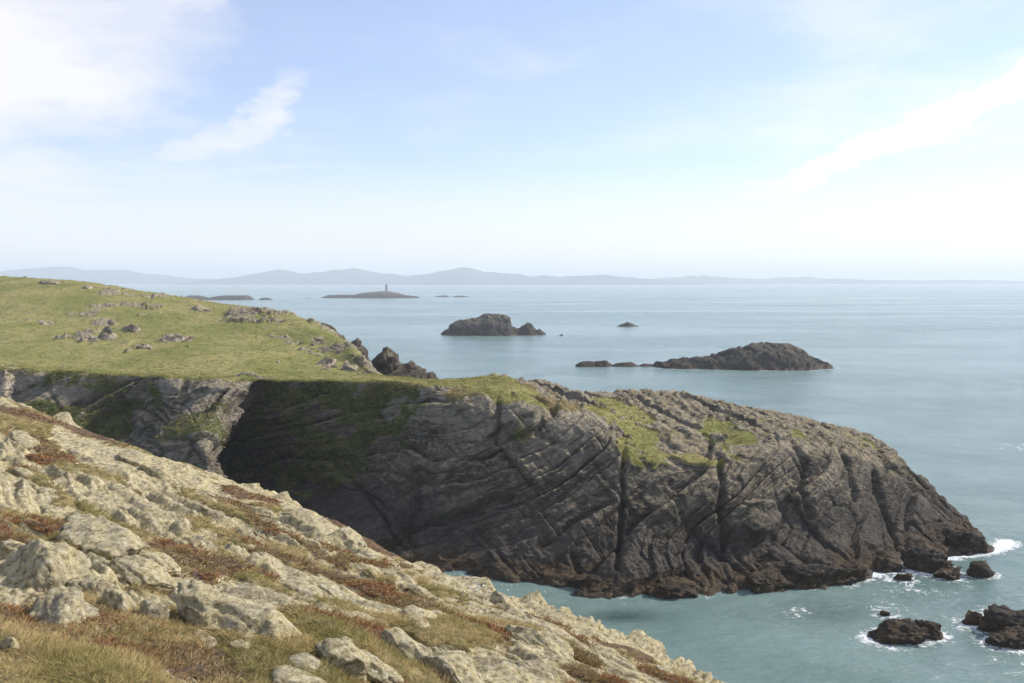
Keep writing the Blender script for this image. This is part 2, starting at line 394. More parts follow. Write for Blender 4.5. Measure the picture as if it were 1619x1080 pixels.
WATERLINES = []                          # (x, y, reach, strength) points where rock meets sea, for foam

# ------------------------------------------------------------------ headland, plateau and grassy hill
def hd():
    C = []
    def col(w0, lo, up, ed, t1, t2, cr, back, rk):
        b = np.array(w0); out = b + np.array((0, -2.5, -3.0))
        cr_ = np.array(cr); bk = np.array(back)
        mid = cr_ * 0.5 + bk * 0.5; mid[2] = cr_[2] * 0.62
        bo = bk + np.array((0, 4, -4.0))
        pts = [out, b, lo, up, ed, t1, t2, cr_, mid, bk, bo]
        C.append([list(p) + [r] for p, r in zip(pts, rk)])
    G = (1, 1, 1, .95, .25, 0, 0, 0.1, .5, 1, 1)      # how rocky each row is: grassy top
    K = (1, 1, 1, 1, .8, .66, .68, .86, 1, 1, 1)       # bare rocky top
    H = (1, 1, 1, .95, .3, 0.0, .05, .15, 1, 1, 1)     # rough flank
    V = (1, 1, 1, .85, .35, .0, 0, 0.1, .5, 1, 1)
    col(_W(-420, 90, 0), P(-420, 745, 95), P(-420, 650, 101), P(-420, 568, 107), P(-420, 556, 122), P(-420, 505, 165), P(-420, 440, 230), _W(-420, 340, 0), G)
    col(_W(-150, 88, 0), P(-150, 740, 94), P(-150, 660, 100), P(-150, 574, 105.5), P(-150, 564, 118), P(-150, 505, 156), P(-150, 436, 214), _W(-150, 330, 0), G)
    col(_W(0, 86, 0), P(0, 735, 93), P(2, 655, 99), P(0, 580, 104), P(0, 571, 114), P(0, 508, 150), P(0, 438, 205), _W(0, 320, 0), G)
    col(_W(110, 88, 0), P(110, 720, 95), P(108, 650, 100), P(110, 588, 103), P(110, 579, 112), P(110, 515, 148), P(110, 443, 200), _W(110, 310, 0), G)
    col(_W(205, 93, 0), P(200, 720, 98), P(208, 655, 102), P(215, 593, 103), P(215, 583, 111), P(210, 520, 146), P(205, 457, 196), _W(205, 300, 0), V)
    col(_W(288, 83, 0), P(275, 720, 87), P(262, 650, 94), P(275, 595, 100), P(278, 585, 109), P(280, 525, 143), P(290, 470, 190), _W(290, 290, 0), G)
    col(_W(330, 80, 0), P(328, 735, 84), P(318, 665, 90.5), P(340, 597, 98.5), P(340, 587, 108), P(340, 532, 141), P(345, 479, 184), _W(345, 280, 0), G)
    col(_W(340, 84, 0), P(336, 735, 88), P(372, 652, 95), P(400, 600, 99), P(400, 589, 108), P(400, 540, 138), P(400, 487, 176), _W(400, 268, 0), G)
    col(_W(318, 105, 0), P(328, 720, 106), P(385, 652, 104.5), P(413, 602, 100), P(416, 590, 108.5), P(425, 545, 137), P(432, 492, 171), _W(440, 260, 0), V)
    col(_W(425, 99, 0), P(435, 735, 103), P(445, 665, 101.5), P(455, 602, 99.5), P(460, 592, 109), P(470, 556, 134), P(480, 506, 160), _W(490, 240, 0), H)
    col(_W(530, 87, 0), P(535, 770, 96), P(545, 685, 96.5), P(555, 602, 97.5), P(555, 594, 107), P(545, 578, 124), P(552, 545, 138), _W(580, 190, 0), H)
    col(_W(596, 79.5, 0), P(610, 800, 88), P(625, 705, 93), P(640, 605, 95), P(640, 601, 100), P(620, 598, 106), P(606, 594, 113), _W(640, 150, 0), G)
    col(S(690, 903), P(700, 805, 83), P(708, 720, 86.5), P(715, 620, 90.5), P(725, 608, 94), P(722, 602, 98), P(715, 598, 104), _W(720, 140, 0), G)
    col(S(800, 917), P(793, 815, 80.5), P(785, 725, 84.5), P(782, 628, 89), P(790, 612, 93), P(790, 603, 97.5), P(790, 596, 103), _W(790, 135, 0), G)
    col(S(880, 928), P(870, 825, 79), P(862, 738, 83), P(858, 656, 86.5), P(862, 634, 92), P(865, 621, 98), P(865, 610, 105), _W(865, 130, 0), K)
    col(S(955, 937), P(946, 838, 78), P(940, 750, 82), P(935, 656, 87), P(945, 643, 92), P(940, 634, 97), P(935, 626, 104), _W(935, 130, 0), K)
    col(S(1010, 940), P(1000, 850, 77.5), P(993, 775, 80.5), P(983, 702, 84.5), P(995, 676, 89), P(1000, 643, 97), P(1005, 620, 105), _W(1005, 130, 0), K)
    col(S(1060, 941), P(1050, 855, 77.5), P(1040, 790, 80), P(1030, 740, 82.5), P(1040, 692, 88), P(1045, 655, 95.5), P(1050, 622, 105), _W(1050, 130, 0), K)
    col(S(1140, 938), P(1135, 855, 78), P(1130, 785, 81), P(1130, 728, 84.5), P(1125, 690, 89.5), P(1120, 660, 96), P(1120, 637, 104), _W(1120, 128, 0), K)
    col(S(1230, 931), P(1225, 845, 79.5), P(1222, 765, 83), P(1220, 702, 87), P(1212, 681, 91), P(1208, 665, 96), P(1205, 651, 103), _W(1205, 124, 0), K)
    col(S(1325, 921), P(1315, 845, 81), P(1310, 765, 84.5), P(1305, 707, 88), P(1305, 692, 92), P(1302, 681, 96), P(1300, 673, 101), _W(1300, 120, 0), K)
    col(S(1390, 895), P(1400, 835, 84.5), P(1400, 778, 87.5), P(1398, 737, 90), P(1398, 722, 92.5), P(1396, 712, 95), P(1393, 704, 98), _W(1395, 114, 0), K)
    col(S(1470, 878), P(1468, 846, 86.2), P(1465, 812, 88.3), P(1457, 787, 90), P(1454, 777, 91.5), P(1450, 770, 93), P(1452, 760, 94), _W(1455, 102, 0), K)
    col(S(1525, 873), P(1524, 858, 86.6), P(1521, 842, 88), P(1516, 829, 89.2), P(1514, 823, 90.2), P(1512, 818, 91.2), P(1508, 809, 91.6), _W(1512, 95, 0), K)
    col(S(1566, 866), P(1566, 862, 87), P(1566, 859, 87.5), P(1565, 857, 88), P(1564, 856, 88.4), P(1563, 856, 88.8), P(1562, 855, 89.0), _W(1564, 89.8, 0), K)
    col(_W(1590, 87, -2), _W(1590, 87.4, -1.8), _W(1590, 88, -1.7), _W(1590, 88.3, -1.6), _W(1590, 88.6, -1.6), _W(1590, 88.9, -1.7), _W(1590, 89.3, -1.8), _W(1590, 92, -2.5), K)
    ctrl = np.array(C, float)
    cu = [12, 14, 42, 42, 40, 34, 28, 26, 30, 36, 40, 40, 44, 44, 44, 44, 40, 40, 50, 50, 50, 46, 44, 34, 26, 8]
    tu = seg([max(6, int(c * 0.95)) for c in cu[:len(C) - 1]]); tv = seg([10, 120, 125, 120, 40, 62, 62, 22, 10, 5])
    g = mono(np.swapaxes(mono(ctrl, tu), 0, 1), tv).swapaxes(0, 1)
    base = g[..., :3]; rk = g[..., 3].copy()
    n = gnormals(base); nu, nv = rk.shape
    p = base.reshape(-1, 3); nn = n.reshape(-1, 3); rk = rk.ravel()
    nn = np.where((nn[:, 2:3] < -0.2), -nn, nn)
    px, py, dep = proj(p); py0 = py
    rr = rk + fbm(p, 0.22, 5, 3, 0.6) * 0.5
    # rocky patches in the turf of the hill, and bits of turf on the rock
    row = np.repeat(tv[None, :], nu, 0).ravel()
    top = sst(row, 3.9, 4.1)
    ucol = np.repeat(tu[:, None], nv, 1).ravel()
    rr = rr + top * (sst(fbm(p, 0.07, 5, 21, 0.6), 0.46, 0.74) * 0.65) * sst(row, 4.85, 5.3)
    flank = sst(px, 420, 520) * sst(px, 640, 575) * sst(py, 480, 500) * sst(py, 598, 575) * top
    rr = rr + flank * 0.14
    def blob(cx, cy, rx, ry, rot=0.0):
        c, s = math.cos(R(rot)), math.sin(R(rot)); dx, dy = px - cx, py - cy
        return sst(((dx * c + dy * s) / rx) ** 2 + ((dy * c - dx * s) / ry) ** 2, 1.3, 0.55)
    gpatch = np.maximum.reduce([blob(965, 646, 40, 15, 8), blob(1008, 672, 40, 24, 35), blob(1000, 718, 42, 26, 10), blob(1150, 690, 46, 13, 8),
                                blob(1125, 672, 14, 14), blob(1090, 722, 30, 8, 10), blob(985, 740, 40, 8, 5), blob(1145, 730, 30, 7, -10)]) * sst(row, 3.45, 4.0)
    gpatch = gpatch * sst(fbm(p, 0.28, 4, 141, 0.6), -0.35, 0.05)
    rr = rr - gpatch * 1.3
    tan_top = sst(row, 3.6, 4.2)
    rock = sst(rr, 0.28, 0.62)
    # ---- relief
    wv = np.stack([fbm(p, 0.045, 3, 31), fbm(p, 0.045, 3, 41), fbm(p, 0.06, 3, 51)], -1)
    q = p + wv * 1.1
    right = sst(px, 1150, 1330)
    a = q @ ST; s = q @ SN; b = q @ SB
    s = s + 2.2 * perlin(np.stack([s * 0.28, s * 0, s * 0 + 0.5], -1), 77)
    d = 1.6 * blocks(a, s, b, 3.6, 13.0, 11, 0.25, 0.045) + 0.75 * blocks(a, s, b, 1.2, 6.5, 12, 0.26, 0.07)
    d += 0.20 * blocks(a + 0.3 * wv[:, 0], s, b, 0.42, 2.8, 13, 0.35, 0.14)
    d += 0.55 * fbm(p, 0.16, 5, 61, 0.6) + 0.10 * ridged(p, 0.9, 3, 71) - 0.1
    fade = (0.38 + 0.62 * sst(row, 4.0, 3.1)) * (1 - 0.45 * sst(py, 735, 690) * sst(row, 2.0, 3.0) * sst(px, 1120, 1180))
    lowz = sst(p[:, 2], -0.5, 2.5)
    d = d * rock * fade * (0.45 + 0.55 * lowz) * (1 - 0.55 * right)
    d += (1 - rock) * (0.22 * fbm(p, 0.35, 4, 81) + 0.30 * fbm(p, 0.07, 3, 85) * sst(row, 4.5, 5.5))
    d += rock * sst(row, 4.0, 4.4) * (0.30 * ridged(p, 0.38, 4, 87, 0.6) + 0.30 * blocks(a, s, b, 0.9, 1.4, 14, 0.3, 0.1) - 0.1)
    tide = sst(p[:, 2], 2.4, 0.6) * (row < 3)
    d += tide * (0.55 * ridged(p, 0.24, 4, 91, 0.5) - 0.2)
    # joints, clefts and the cave
    jit = 3.5 * fbm(p, 0.5, 2, 95)
    for pts, wd, dp in [
        ([(787, 622), (790, 660), (783, 700)], 4, 1.3), ([(858, 650), (850, 690), (880, 700)], 4, 0.8),
        ([(990, 690), (985, 760), (982, 840), (974, 905)], 4.5, 1.6), ([(1136, 720), (1138, 790), (1146, 866)], 5, 1.8),
        ([(1248, 690), (1275, 730), (1268, 780), (1282, 815)], 4, 1.2), ([(1318, 686), (1342, 735), (1352, 790)], 4, 1.1),
        ([(1385, 750), (1400, 800), (1420, 870)], 5, 1.5), ([(650, 745), (643, 775), (648, 790), (625, 830)], 6, 1.8),
        ([(608, 862), (632, 828), (700, 815), (760, 792), (805, 775)], 5, 1.7), ([(850, 860), (900, 820), (960, 790)], 4, 0.8),
        ([(1190, 900), (1160, 870), (1150, 850)], 4, 0.9), ([(905, 870), (912, 890)], 6, 1.0),
        ([(1235, 860), (1290, 895), (1340, 930)], 5, 0.8), ([(1122, 636), (1120, 650), (1112, 668)], 4, 0.7),
        ([(230, 600), (215, 640), (190, 650)], 8, 1.0), ([(292, 600), (275, 650), (262, 660)], 5, 0.9)]:
        d -= 0.62 * dp * np.exp(-(seg_dist(px + jit, py + jit, pts) / wd) ** 2) * sst(row, 4.3, 3.7)
    d *= sst(ucol, 24.6, 23.6)
    d -= 3.0 * np.exp(-(((px - 606) / 16) ** 2 + ((py - 866) / 22) ** 2)) * (row < 4)
    # the stout rounded slab standing out of the face, and rounded buttress heads under the turf
    d += 1.3 * blob(1190, 826, 50, 28, -22) * (row < 4)
    d += 0.9 * blob(757, 650, 26, 26) * (row < 4) + 0.8 * blob(822, 664, 30, 26) * (row < 4)
    v = p + nn * d[:, None] * sst(row, 0.0, 0.5)[:, None]
    # ---- colour masks
    veg = sst(px, 325, 350) * np.maximum(sst(px - (py - 640) * -1.05, 705, 660), 0) * sst(row, 1.2, 1.7) * sst(row, 4.15, 3.95)
    veg = veg * 0.92 * sst(ucol, 8.0, 8.5)
    vleft = np.maximum.reduce([blob(150, 670, 75, 28, 10), blob(215, 625, 36, 34), blob(80, 600, 50, 20), blob(60, 650, 40, 16)]) * (px < 300) * (row < 3.95)
    vn = fbm(p @ np.stack([ST * 0.5, SB * 0.7, SN * 1.6], 1), 0.30, 4, 101)
    veg = np.clip(np.maximum(veg, vleft * 0.8) - 0.85 * sst(vn, -0.02, 0.22), 0, 1)
    veg = np.maximum(veg, 0.55 * sst(fbm(p, 0.12, 4, 111), 0.22, 0.42) * sst(p[:, 2], 5.5, 8) * (row < 4) * sst(row, 1.5, 2.2) * sst(px, 1000, 900))
    grass = (1 - rock) * sst(row, 3.78, 3.95)
    grass = np.maximum(grass, gpatch)
    ochre = (blob(735, 624, 36, 14) + blob(800, 612, 55, 10, 8) + blob(880, 640, 40, 12, 15) + blob(640, 607, 40, 6) + 0.6 * blob(1080, 700, 60, 14, 20)) * 0.75 * (row > 2.6)
    ochre = np.maximum(ochre, flank * 0.55 * (1 - 0.5 * rock))
    grass = grass * (1 - 0.75 * np.clip(ochre, 0, 1) * sst(fbm(p, 0.3, 3, 131), -0.1, 0.25))
    o = new_mesh('headland', v, gfaces(nu, nv), M_CLIFF, {'mask': np.stack([grass, veg, np.clip(ochre, 0, 1)], -1)})
    tag(o, kind='structure')
    # foam along the waterline
    rows = np.searchsorted(tv, 1.0)
    wl = base[:, rows]
    for k in range(0, nu, 3):
        x_ = proj(wl[k:k + 1])[0][0]
        if x_ > 640: WATERLINES.append((wl[k, 0], wl[k, 1] - 0.5, 1.5, 0.42 + 0.75 * float(sst(np.array(x_), 1280, 1400))))
    return o, v, row, nn, grass, veg, px, dep
headland, HV, HROW, HNN, HGRASS, HVEG, HBX, HBD = hd()
print('headland', round(time.time() - T0, 1))

# ------------------------------------------------------------------ the near hillside
FE = np.array((0.80, -0.52, -0.24)); FE /= np.linalg.norm(FE)
FN = np.array((0.22, 0.02, 0.97)); FN -= FE * (FN @ FE); FN /= np.linalg.norm(FN)
FC = np.cross(FN, FE)
def fore():
    C = []
    def col(sil, mid, low, bot, xn):
        s_ = np.array(P(*sil))
        d1 = s_ + np.array((1.2, 3.0, -1.6)); d2 = s_ + np.array((3.0, 8.0, -9.0)); d3 = s_ + np.array((5.0, 16.0, 0)); d3[2] = 1.0
        d4 = d3 + np.array((1, 4, -4))
        near = np.array((xn, 0.3, 24.33 - 0.16 * xn)); back = np.array((xn * 1.3, -14.0, 26.0 - 0.16 * xn))
        C.append([back, near, P(*bot), P(*low), P(*mid), s_, d1, d2, d3, d4])
    col((-420, 480, 23), (-420, 740, 11.5), (-420, 1000, 7), (-420, 1350, 4.0), -9.0)
    col((-180, 580, 20), (-180, 770, 11.5), (-180, 990, 7.3), (-180, 1300, 4.5), -5.5)
    col((0, 652, 18), (0, 805, 11.6), (0, 985, 7.8), (0, 1260, 5.0), -3.6)
    col((110, 694, 17.7), (110, 822, 12.0), (110, 985, 8.1), (110, 1255, 5.1), -2.9)
    col((220, 726, 17.4), (220, 842, 12.5), (220, 985, 8.6), (220, 1250, 5.2), -2.3)
    col((330, 770, 17.2), (330, 868, 12.8), (330, 990, 9.0), (330, 1250, 5.4), -1.7)
    col((440, 806, 17), (440, 892, 13), (440, 995, 9.3), (440, 1250, 5.6), -1.2)
    col((540, 860, 16), (540, 925, 12.7), (540, 1010, 9.5), (540, 1250, 5.8), -0.6)
    col((640, 900, 15.2), (640, 958, 12.3), (640, 1025, 9.8), (640, 1250, 6.1), 0.0)
    col((740, 942, 14.6), (740, 988, 12.0), (740, 1038, 9.8), (740, 1255, 6.3), 0.6)
    col((830, 972, 14.0), (830, 1012, 11.7), (830, 1050, 9.9), (830, 1255, 6.5), 1.2)
    col((960, 1030, 13.2), (960, 1064, 11.6), (960, 1096, 10.3), (960, 1270, 7.0), 2.1)
    col((1140, 1100, 12.6), (1140, 1128, 11.3), (1140, 1180, 10.1), (1140, 1310, 7.4), 3.2)
    col((1350, 1190, 12.0), (1350, 1220, 10.8), (1350, 1270, 9.6), (1350, 1430, 7.2), 4.8)
    col((1650, 1420, 11.0), (1650, 1460, 9.9), (1650, 1520, 8.8), (1650, 1700, 6.6), 7.5)
    ctrl = np.array(C, float)
    ctrl[0, 7:, 0] -= 25; 
    tu = seg([22, 40, 62, 62, 62, 62, 58, 58, 58, 54, 60, 58, 30, 16]); tv = seg([6, 24, 120, 150, 160, 40, 20, 12, 4])
    g = mono(np.swapaxes(mono(ctrl, tu), 0, 1), tv).swapaxes(0, 1)
    n = gnormals(g); nu, nv, _ = g.shape
    p = g.reshape(-1, 3); nn = n.reshape(-1, 3); nn = np.where(nn[:, 2:3] < 0, -nn, nn)
    px, py, dep = proj(p)
    row = np.repeat(tv[None, :], nu, 0).ravel()
    wv = np.stack([fbm(p, 0.5, 3, 201), fbm(p, 0.5, 3, 211), fbm(p, 0.5, 3, 221)], -1)
    q = p + 0.5 * wv
    a = q @ FE; c = q @ FC
    # turf fills the gentle ground low in the view and long hollows between the ribs
    low = fbm(np.stack([a * 0.38, c * 0.9, a * 0], -1), 0.95, 3, 231)
    near = sst(row, 3.55, 2.75) * sst(px, 760, 480)
    near = np.maximum(near, sst(row, 2.4, 1.8))
    vegf = np.clip(0.14 + near * 0.85 + 0.85 * low, 0, 1)
    def ledges(w, L, seed, wob):
        """tilted beds: a blunt face towards -c, then a long back falling away along +c, broken into blocks"""
        cc = c / w + wob * fbm(p, 0.35 / w, 3, seed, 0.5)
        i = np.floor(cc); f = cc - i
        aa = a / L + h01(i, None, seed) * 9.0 + 0.35 * fbm(p, 0.9 / w, 2, seed + 5)
        j = np.floor(aa); g = aa - j
        am = 0.25 + 0.95 * h01(i, j, seed + 2)
        end = sst(g, 0.0, 0.30) * sst(g, 1.0, 0.68)
        return am * sst(f, 0.0, 0.26) * (1 - 0.92 * f) ** 0.8 * (0.35 + 0.65 * end)
    rel = 0.20 * ledges(0.72, 2.2, 7, 0.6) + 0.125 * ledges(0.31, 1.15, 8, 0.6) + 0.045 * ledges(0.11, 0.40, 9, 0.6)
    rel = rel * (0.6 + 0.8 * sst(fbm(p, 0.3, 2, 249), -0.3, 0.4))
    rel += 0.06 * fbm(p, 1.3, 3, 241) + 0.18 * fbm(p, 0.33, 2, 246)
    fill = 0.100 + 0.19 * near + 0.17 * low + 0.03 * fbm(p, 1.8, 3, 251)
    rough = 0.022 * fbm(p, 3.2, 5, 261, 0.62)
    rockh = rel + rough
    vegmask = sst(fill - rel + (vegf - 0.5) * 0.26 + 0.05 * fbm(p, 2.5, 3, 256), -0.03, 0.06)
    vh = np.maximum(fill, rel - 0.05)
    dsp = rockh * (1 - vegmask) + (vh + 0.02 * fbm(p, 5.0, 2, 271)) * vegmask
    dsp -= 0.11
    fade = sst(row, 0.6, 1.6) * (1 + 0.8 * sst(row, 5.3, 6.5))
    sil = sst(np.abs(row - 5.0), 0.0, 0.5)
    v = p + nn * (dsp * fade * (0.5 + 0.5 * sil))[:, None]
    # heather in patches, straw grass in the rest
    hn = fbm(np.stack([a * 0.5, c, a * 0], -1), 0.9, 4, 281)
    heath = vegmask * sst(hn + 0.22 * (1 - near), 0.10, 0.32)
    veg = vegmask * (1 - heath)
    wx, wy, wd = proj(v)
    o = new_mesh('hillside', v, gfaces(nu, nv), M_SLOPE, {'mask': np.stack([veg, heath, veg * 0], -1)})
    tag(o, kind='structure')
    return o, v, nn, veg, heath, near, wx, wy, wd, row
hillside, FV, FNN, FVEG, FHEATH, FNEAR, FPXX, FPYY, FDEP, FROW = fore()
print('hillside', round(time.time() - T0, 1))

# ------------------------------------------------------------------ rocks
_ico = {}
def ico(k):
    if k not in _ico:
        bm = bmesh.new(); bmesh.ops.create_icosphere(bm, subdivisions=k, radius=1.0)
        v = np.array([x.co[:] for x in bm.verts]); f = np.array([[y.index for y in x.verts] for x in bm.faces]); bm.free()
        _ico[k] = (v, f)
    return _ico[k]
def rock(name, loc, size, axes, seed, mat, sub=4, box=3.0, cuts=7, rough=0.10, strata=0.0, parent=None, lean=0.0):
    u, f = ico(sub); rng = random.Random(seed)
    k = (np.abs(u) ** box).sum(1, keepdims=True) ** (1 / box)
    p = u / k
    for _ in range(cuts):
        n = np.array([rng.gauss(0, 1) for _ in range(3)]); n /= np.linalg.norm(n)
        dd = rng.uniform(0.62, 0.95); e = p @ n - dd
        p = p - np.where(e > 0, e, 0)[:, None] * n * 0.96
    off = np.array([rng.uniform(-50, 50) for _ in range(3)])
    w_ = np.stack([fbm(p + off, 0.9, 3, seed), fbm(p + off, 0.9, 3, seed + 9), fbm(p + off, 0.9, 3, seed + 19)], -1)
    p = p + rough * 1.6 * w_
    p = p * (1 + rough * 0.9 * fbm(p + off, 2.6, 5, seed + 3, 0.68))[:, None]
    if strata:
        p = p * (1 + strata * blocks(p[:, 0], p[:, 2] + 0.3 * p[:, 0] + 0.3 * w_[:, 0], p[:, 1], 0.33, 0.9, seed + 4))[:, None]
    p[:, 0] += lean * p[:, 2]
    p = p * (np.array(size) / 2)
    A = np.stack([np.array(a_, float) / np.linalg.norm(a_) for a_ in axes], 0)
    p = p @ A
    o = new_mesh(name, p, f, mat, parent=parent)
    o.location = loc
    return o
ZAX = ((1, 0, 0), (0, 1, 0), (0, 0, 1))
FAX = (FE, FC, FN)
def on_slope(px, py):
    d = np.hypot(FPXX - px, FPYY - py) + np.where(FROW > 5.6, 1e4, 0) + np.where(FDEP < 1, 1e4, 0)
    i = np.argmin(d); return FV[i].copy(), FDEP[i], FNN[i]
def rotax(axes, ang):
    e, c, n = [np.array(x, float) for x in axes]
    return (e * math.cos(ang) + c * math.sin(ang), c * math.cos(ang) - e * math.sin(ang), n)

# named boulders of the near hillside: centre pixel, width and height in pixels, look
BL = [
    (42, 882, 150, 98, 'big rounded grey boulder cut by the left edge beside the turf', 3.0, 0.1),
    (138, 842, 130, 50, 'flat pale slab lying above the big rounded boulder', 5.0, 0.05),
    (84, 960, 120, 70, 'sloping pale rock half buried in straw grass below the big rounded boulder', 2.6, 0.25),
    (130, 920, 70, 48, 'squat grey boulder touching the right end of the big rounded boulder', 2.8, 0.1),
    (182, 945, 66, 56, 'rounded boulder with a blunt face at the end of a short row', 2.8, 0.1),
    (205, 905, 100, 46, 'humped yellow-grey boulder behind the short row of boulders', 2.8, 0.1),
    (232, 882, 76, 30, 'low flat grey stone wedged among reddish heather', 3.2, 0.0),
    (340, 960, 170, 104, 'largest broad boulder with a pale sloping back above straw grass', 3.0, 0.1),
    (232, 962, 60, 46, 'shaded grey stone left of the largest broad boulder', 2.6, 0.0),
    (378, 1016, 34, 22, 'small round stone just below the largest broad boulder', 2.4, 0.0),
    (522, 1028, 96, 60, 'domed grey boulder standing out of grass at the bottom', 2.5, 0.0),
    (585, 1056, 76, 44, 'pale stone leaning on the domed grey boulder', 2.6, 0.2),
    (640, 1024, 104, 60, 'rounded boulder with a bright top, upper of a leaning pair', 2.6, 0.1),
    (715, 1058, 120, 56, 'brownish rounded boulder cut by the bottom edge of the photo', 2.6, 0.1),
    (792, 946, 44, 34, 'small pointed knob on the skyline of the near slope above water', 2.3, 0.2),
    (850, 1008, 96, 40, 'low pale rib of rock near the lower skyline', 3.0, 0.1),
    (470, 928, 60, 18, 'bluish grey flat stone among purple heather', 3.0, 0.0),
    (520, 936, 56, 18, 'second bluish grey flat stone, lower of two side by side', 3.0, 0.0),
    (238, 738, 46, 30, 'rounded lump on the skyline, farther of two above the dark inlet', 2.4, 0.0),
    (205, 722, 60, 28, 'smooth rounded hump on the skyline before the shaded gully', 2.4, 0.0),
    (6, 1016, 30, 36, 'white stone at the bottom left corner', 2.4, 0.0),
    (174, 992, 14, 8, 'small white pebble below the sloping pale rock', 2.2, 0.0),
    (440, 1076, 30, 14, 'small pale stone peeping from grass at the bottom edge', 2.2, 0.0),
    (25, 690, 60, 40, 'lichen covered lump high at the left edge of the slope', 2.6, 0.0),
    (540, 848, 66, 30, 'skyline boulder above the dark sea cave', 2.4, 0.1),
]
for i, (px, py, wpx, hpx, lab, bx, ln) in enumerate(BL):
    pt, dep, nrm = on_slope(px, py + hpx * 0.30)
    wm = wpx / FPX * dep * 0.98; hm = hpx / FPX * dep * 1.02
    o = rock('pebble' if wpx < 20 else 'boulder', pt + FC * 0.2 * wm - np.array((0, 0, 0.10 * hm)), (wm * 1.25, wm * 0.85, hm * 1.10), rotax(FAX, R((i * 37) % 24 - 12)), 300 + i, M_BOULDER, 5 if wpx > 60 else 4, bx, 11, 0.085, 0.09, lean=-ln)
    tag(o, lab, 'boulder' if wpx >= 20 else 'stone', 'boulders of the near hillside')
# smaller stones bedded in the slope
rng = random.Random(5)
for i in range(60):
    px = rng.uniform(-20, 1080); py = rng.uniform(670, 1079)
    pt, dep, nrm = on_slope(px, py)
    if np.hypot(proj(pt[None])[0][0] - px, proj(pt[None])[1][0] - py) > 6: continue
    s_ = rng.uniform(0.13, 0.42) * rng.uniform(0.6, 1.0)
    rock('stone', pt - np.array((0, 0, 0.03)), (s_ * 1.7, s_, s_ * 0.5), rotax(FAX, R(rng.uniform(-25, 25))), 700 + i, M_BOULDER, 3, 2.6, 6, 0.12, 0.06, parent=hillside)

# outcrops on the far hill and headland
def on_head(px, py):
    m = HMASK; x_, y_, d_ = HPX, HPY, HDEP
    d = np.hypot(x_ - px, y_ - py) * 3 + d_ * 0.02
    i = np.argmin(d); return HV[i].copy(), d_[i]
HPX, HPY, HDEP = proj(HV); HMASK = None
HPY = HPY + np.where(HROW > 7.05, 1e4, 0)
for i, (px, py, wpx, hpx, lab, nm) in enumerate([
    (172, 524, 44, 30, 'largest broken grey outcrop in the middle of the grassy hill', 'rock_outcrop'),
    (205, 516, 34, 20, 'grey outcrop piece on the upper right of the largest outcrop', 'rock_outcrop'),
    (137, 532, 26, 10, 'low flat rock at the left foot of the largest outcrop', 'rock_outcrop'),
    (280, 532, 58, 20, 'dark grey humped outcrop right of the largest one on the hill', 'rock_outcrop'),
    (224, 545, 28, 16, 'small pointed grey outcrop below the largest one on the hill', 'rock_outcrop'),
    (72, 509, 26, 9, 'pale low rock in the grass nearest the left edge of the hill', 'rock_outcrop'),
    (40, 437, 10, 5, 'dark bump on the highest point of the hill skyline', 'rock_outcrop'),
    (75, 446, 44, 7, 'pale shelf of rock just below the top of the hill', 'rock_outcrop'),
    (140, 453, 26, 8, 'pale grey rock on the hill skyline right of the top', 'rock_outcrop'),
    (176, 459, 26, 9, 'rock block standing on the hill skyline halfway down', 'rock_outcrop'),
    (322, 486, 34, 12, 'grey rock lying across the upper right of the hill', 'rock_outcrop'),
    (520, 572, 40, 20, 'grey outcrop at the foot of the rough flank', 'rock_outcrop'),
    (560, 577, 36, 26, 'pale rounded crag at the corner of the flat turf beside the stack', 'rock_outcrop'),
    (982, 660, 13, 7, 'small pale boulder resting on the green patch of the headland', 'boulder'),
    (967, 648, 12, 5, 'small dark flat boulder behind the pale one on the green patch', 'boulder'),
    (440, 571, 7, 5, 'little pale stone on the flat turf', 'boulder'),
    (5, 592, 34, 40, 'pale block of rock at the cliff edge by the left border', 'rock_outcrop'),
]):
    pt, dep = on_head(px, py + hpx * 0.35)
    wm = wpx / FPX * dep; hm = hpx / FPX * dep
    o = rock(nm, pt - np.array((0, 0, hm * 0.45)), (wm * 1.05, wm * 0.9, hm * 2.0), rotax(ZAX, R((i * 41) % 50 - 25)), 900 + i, M_OUT, 4, 2.4, 10, 0.20, 0.09)
    tag(o, lab, 'outcrop' if nm == 'rock_outcrop' else 'boulder', 'rocks on the grassy hill and headland')

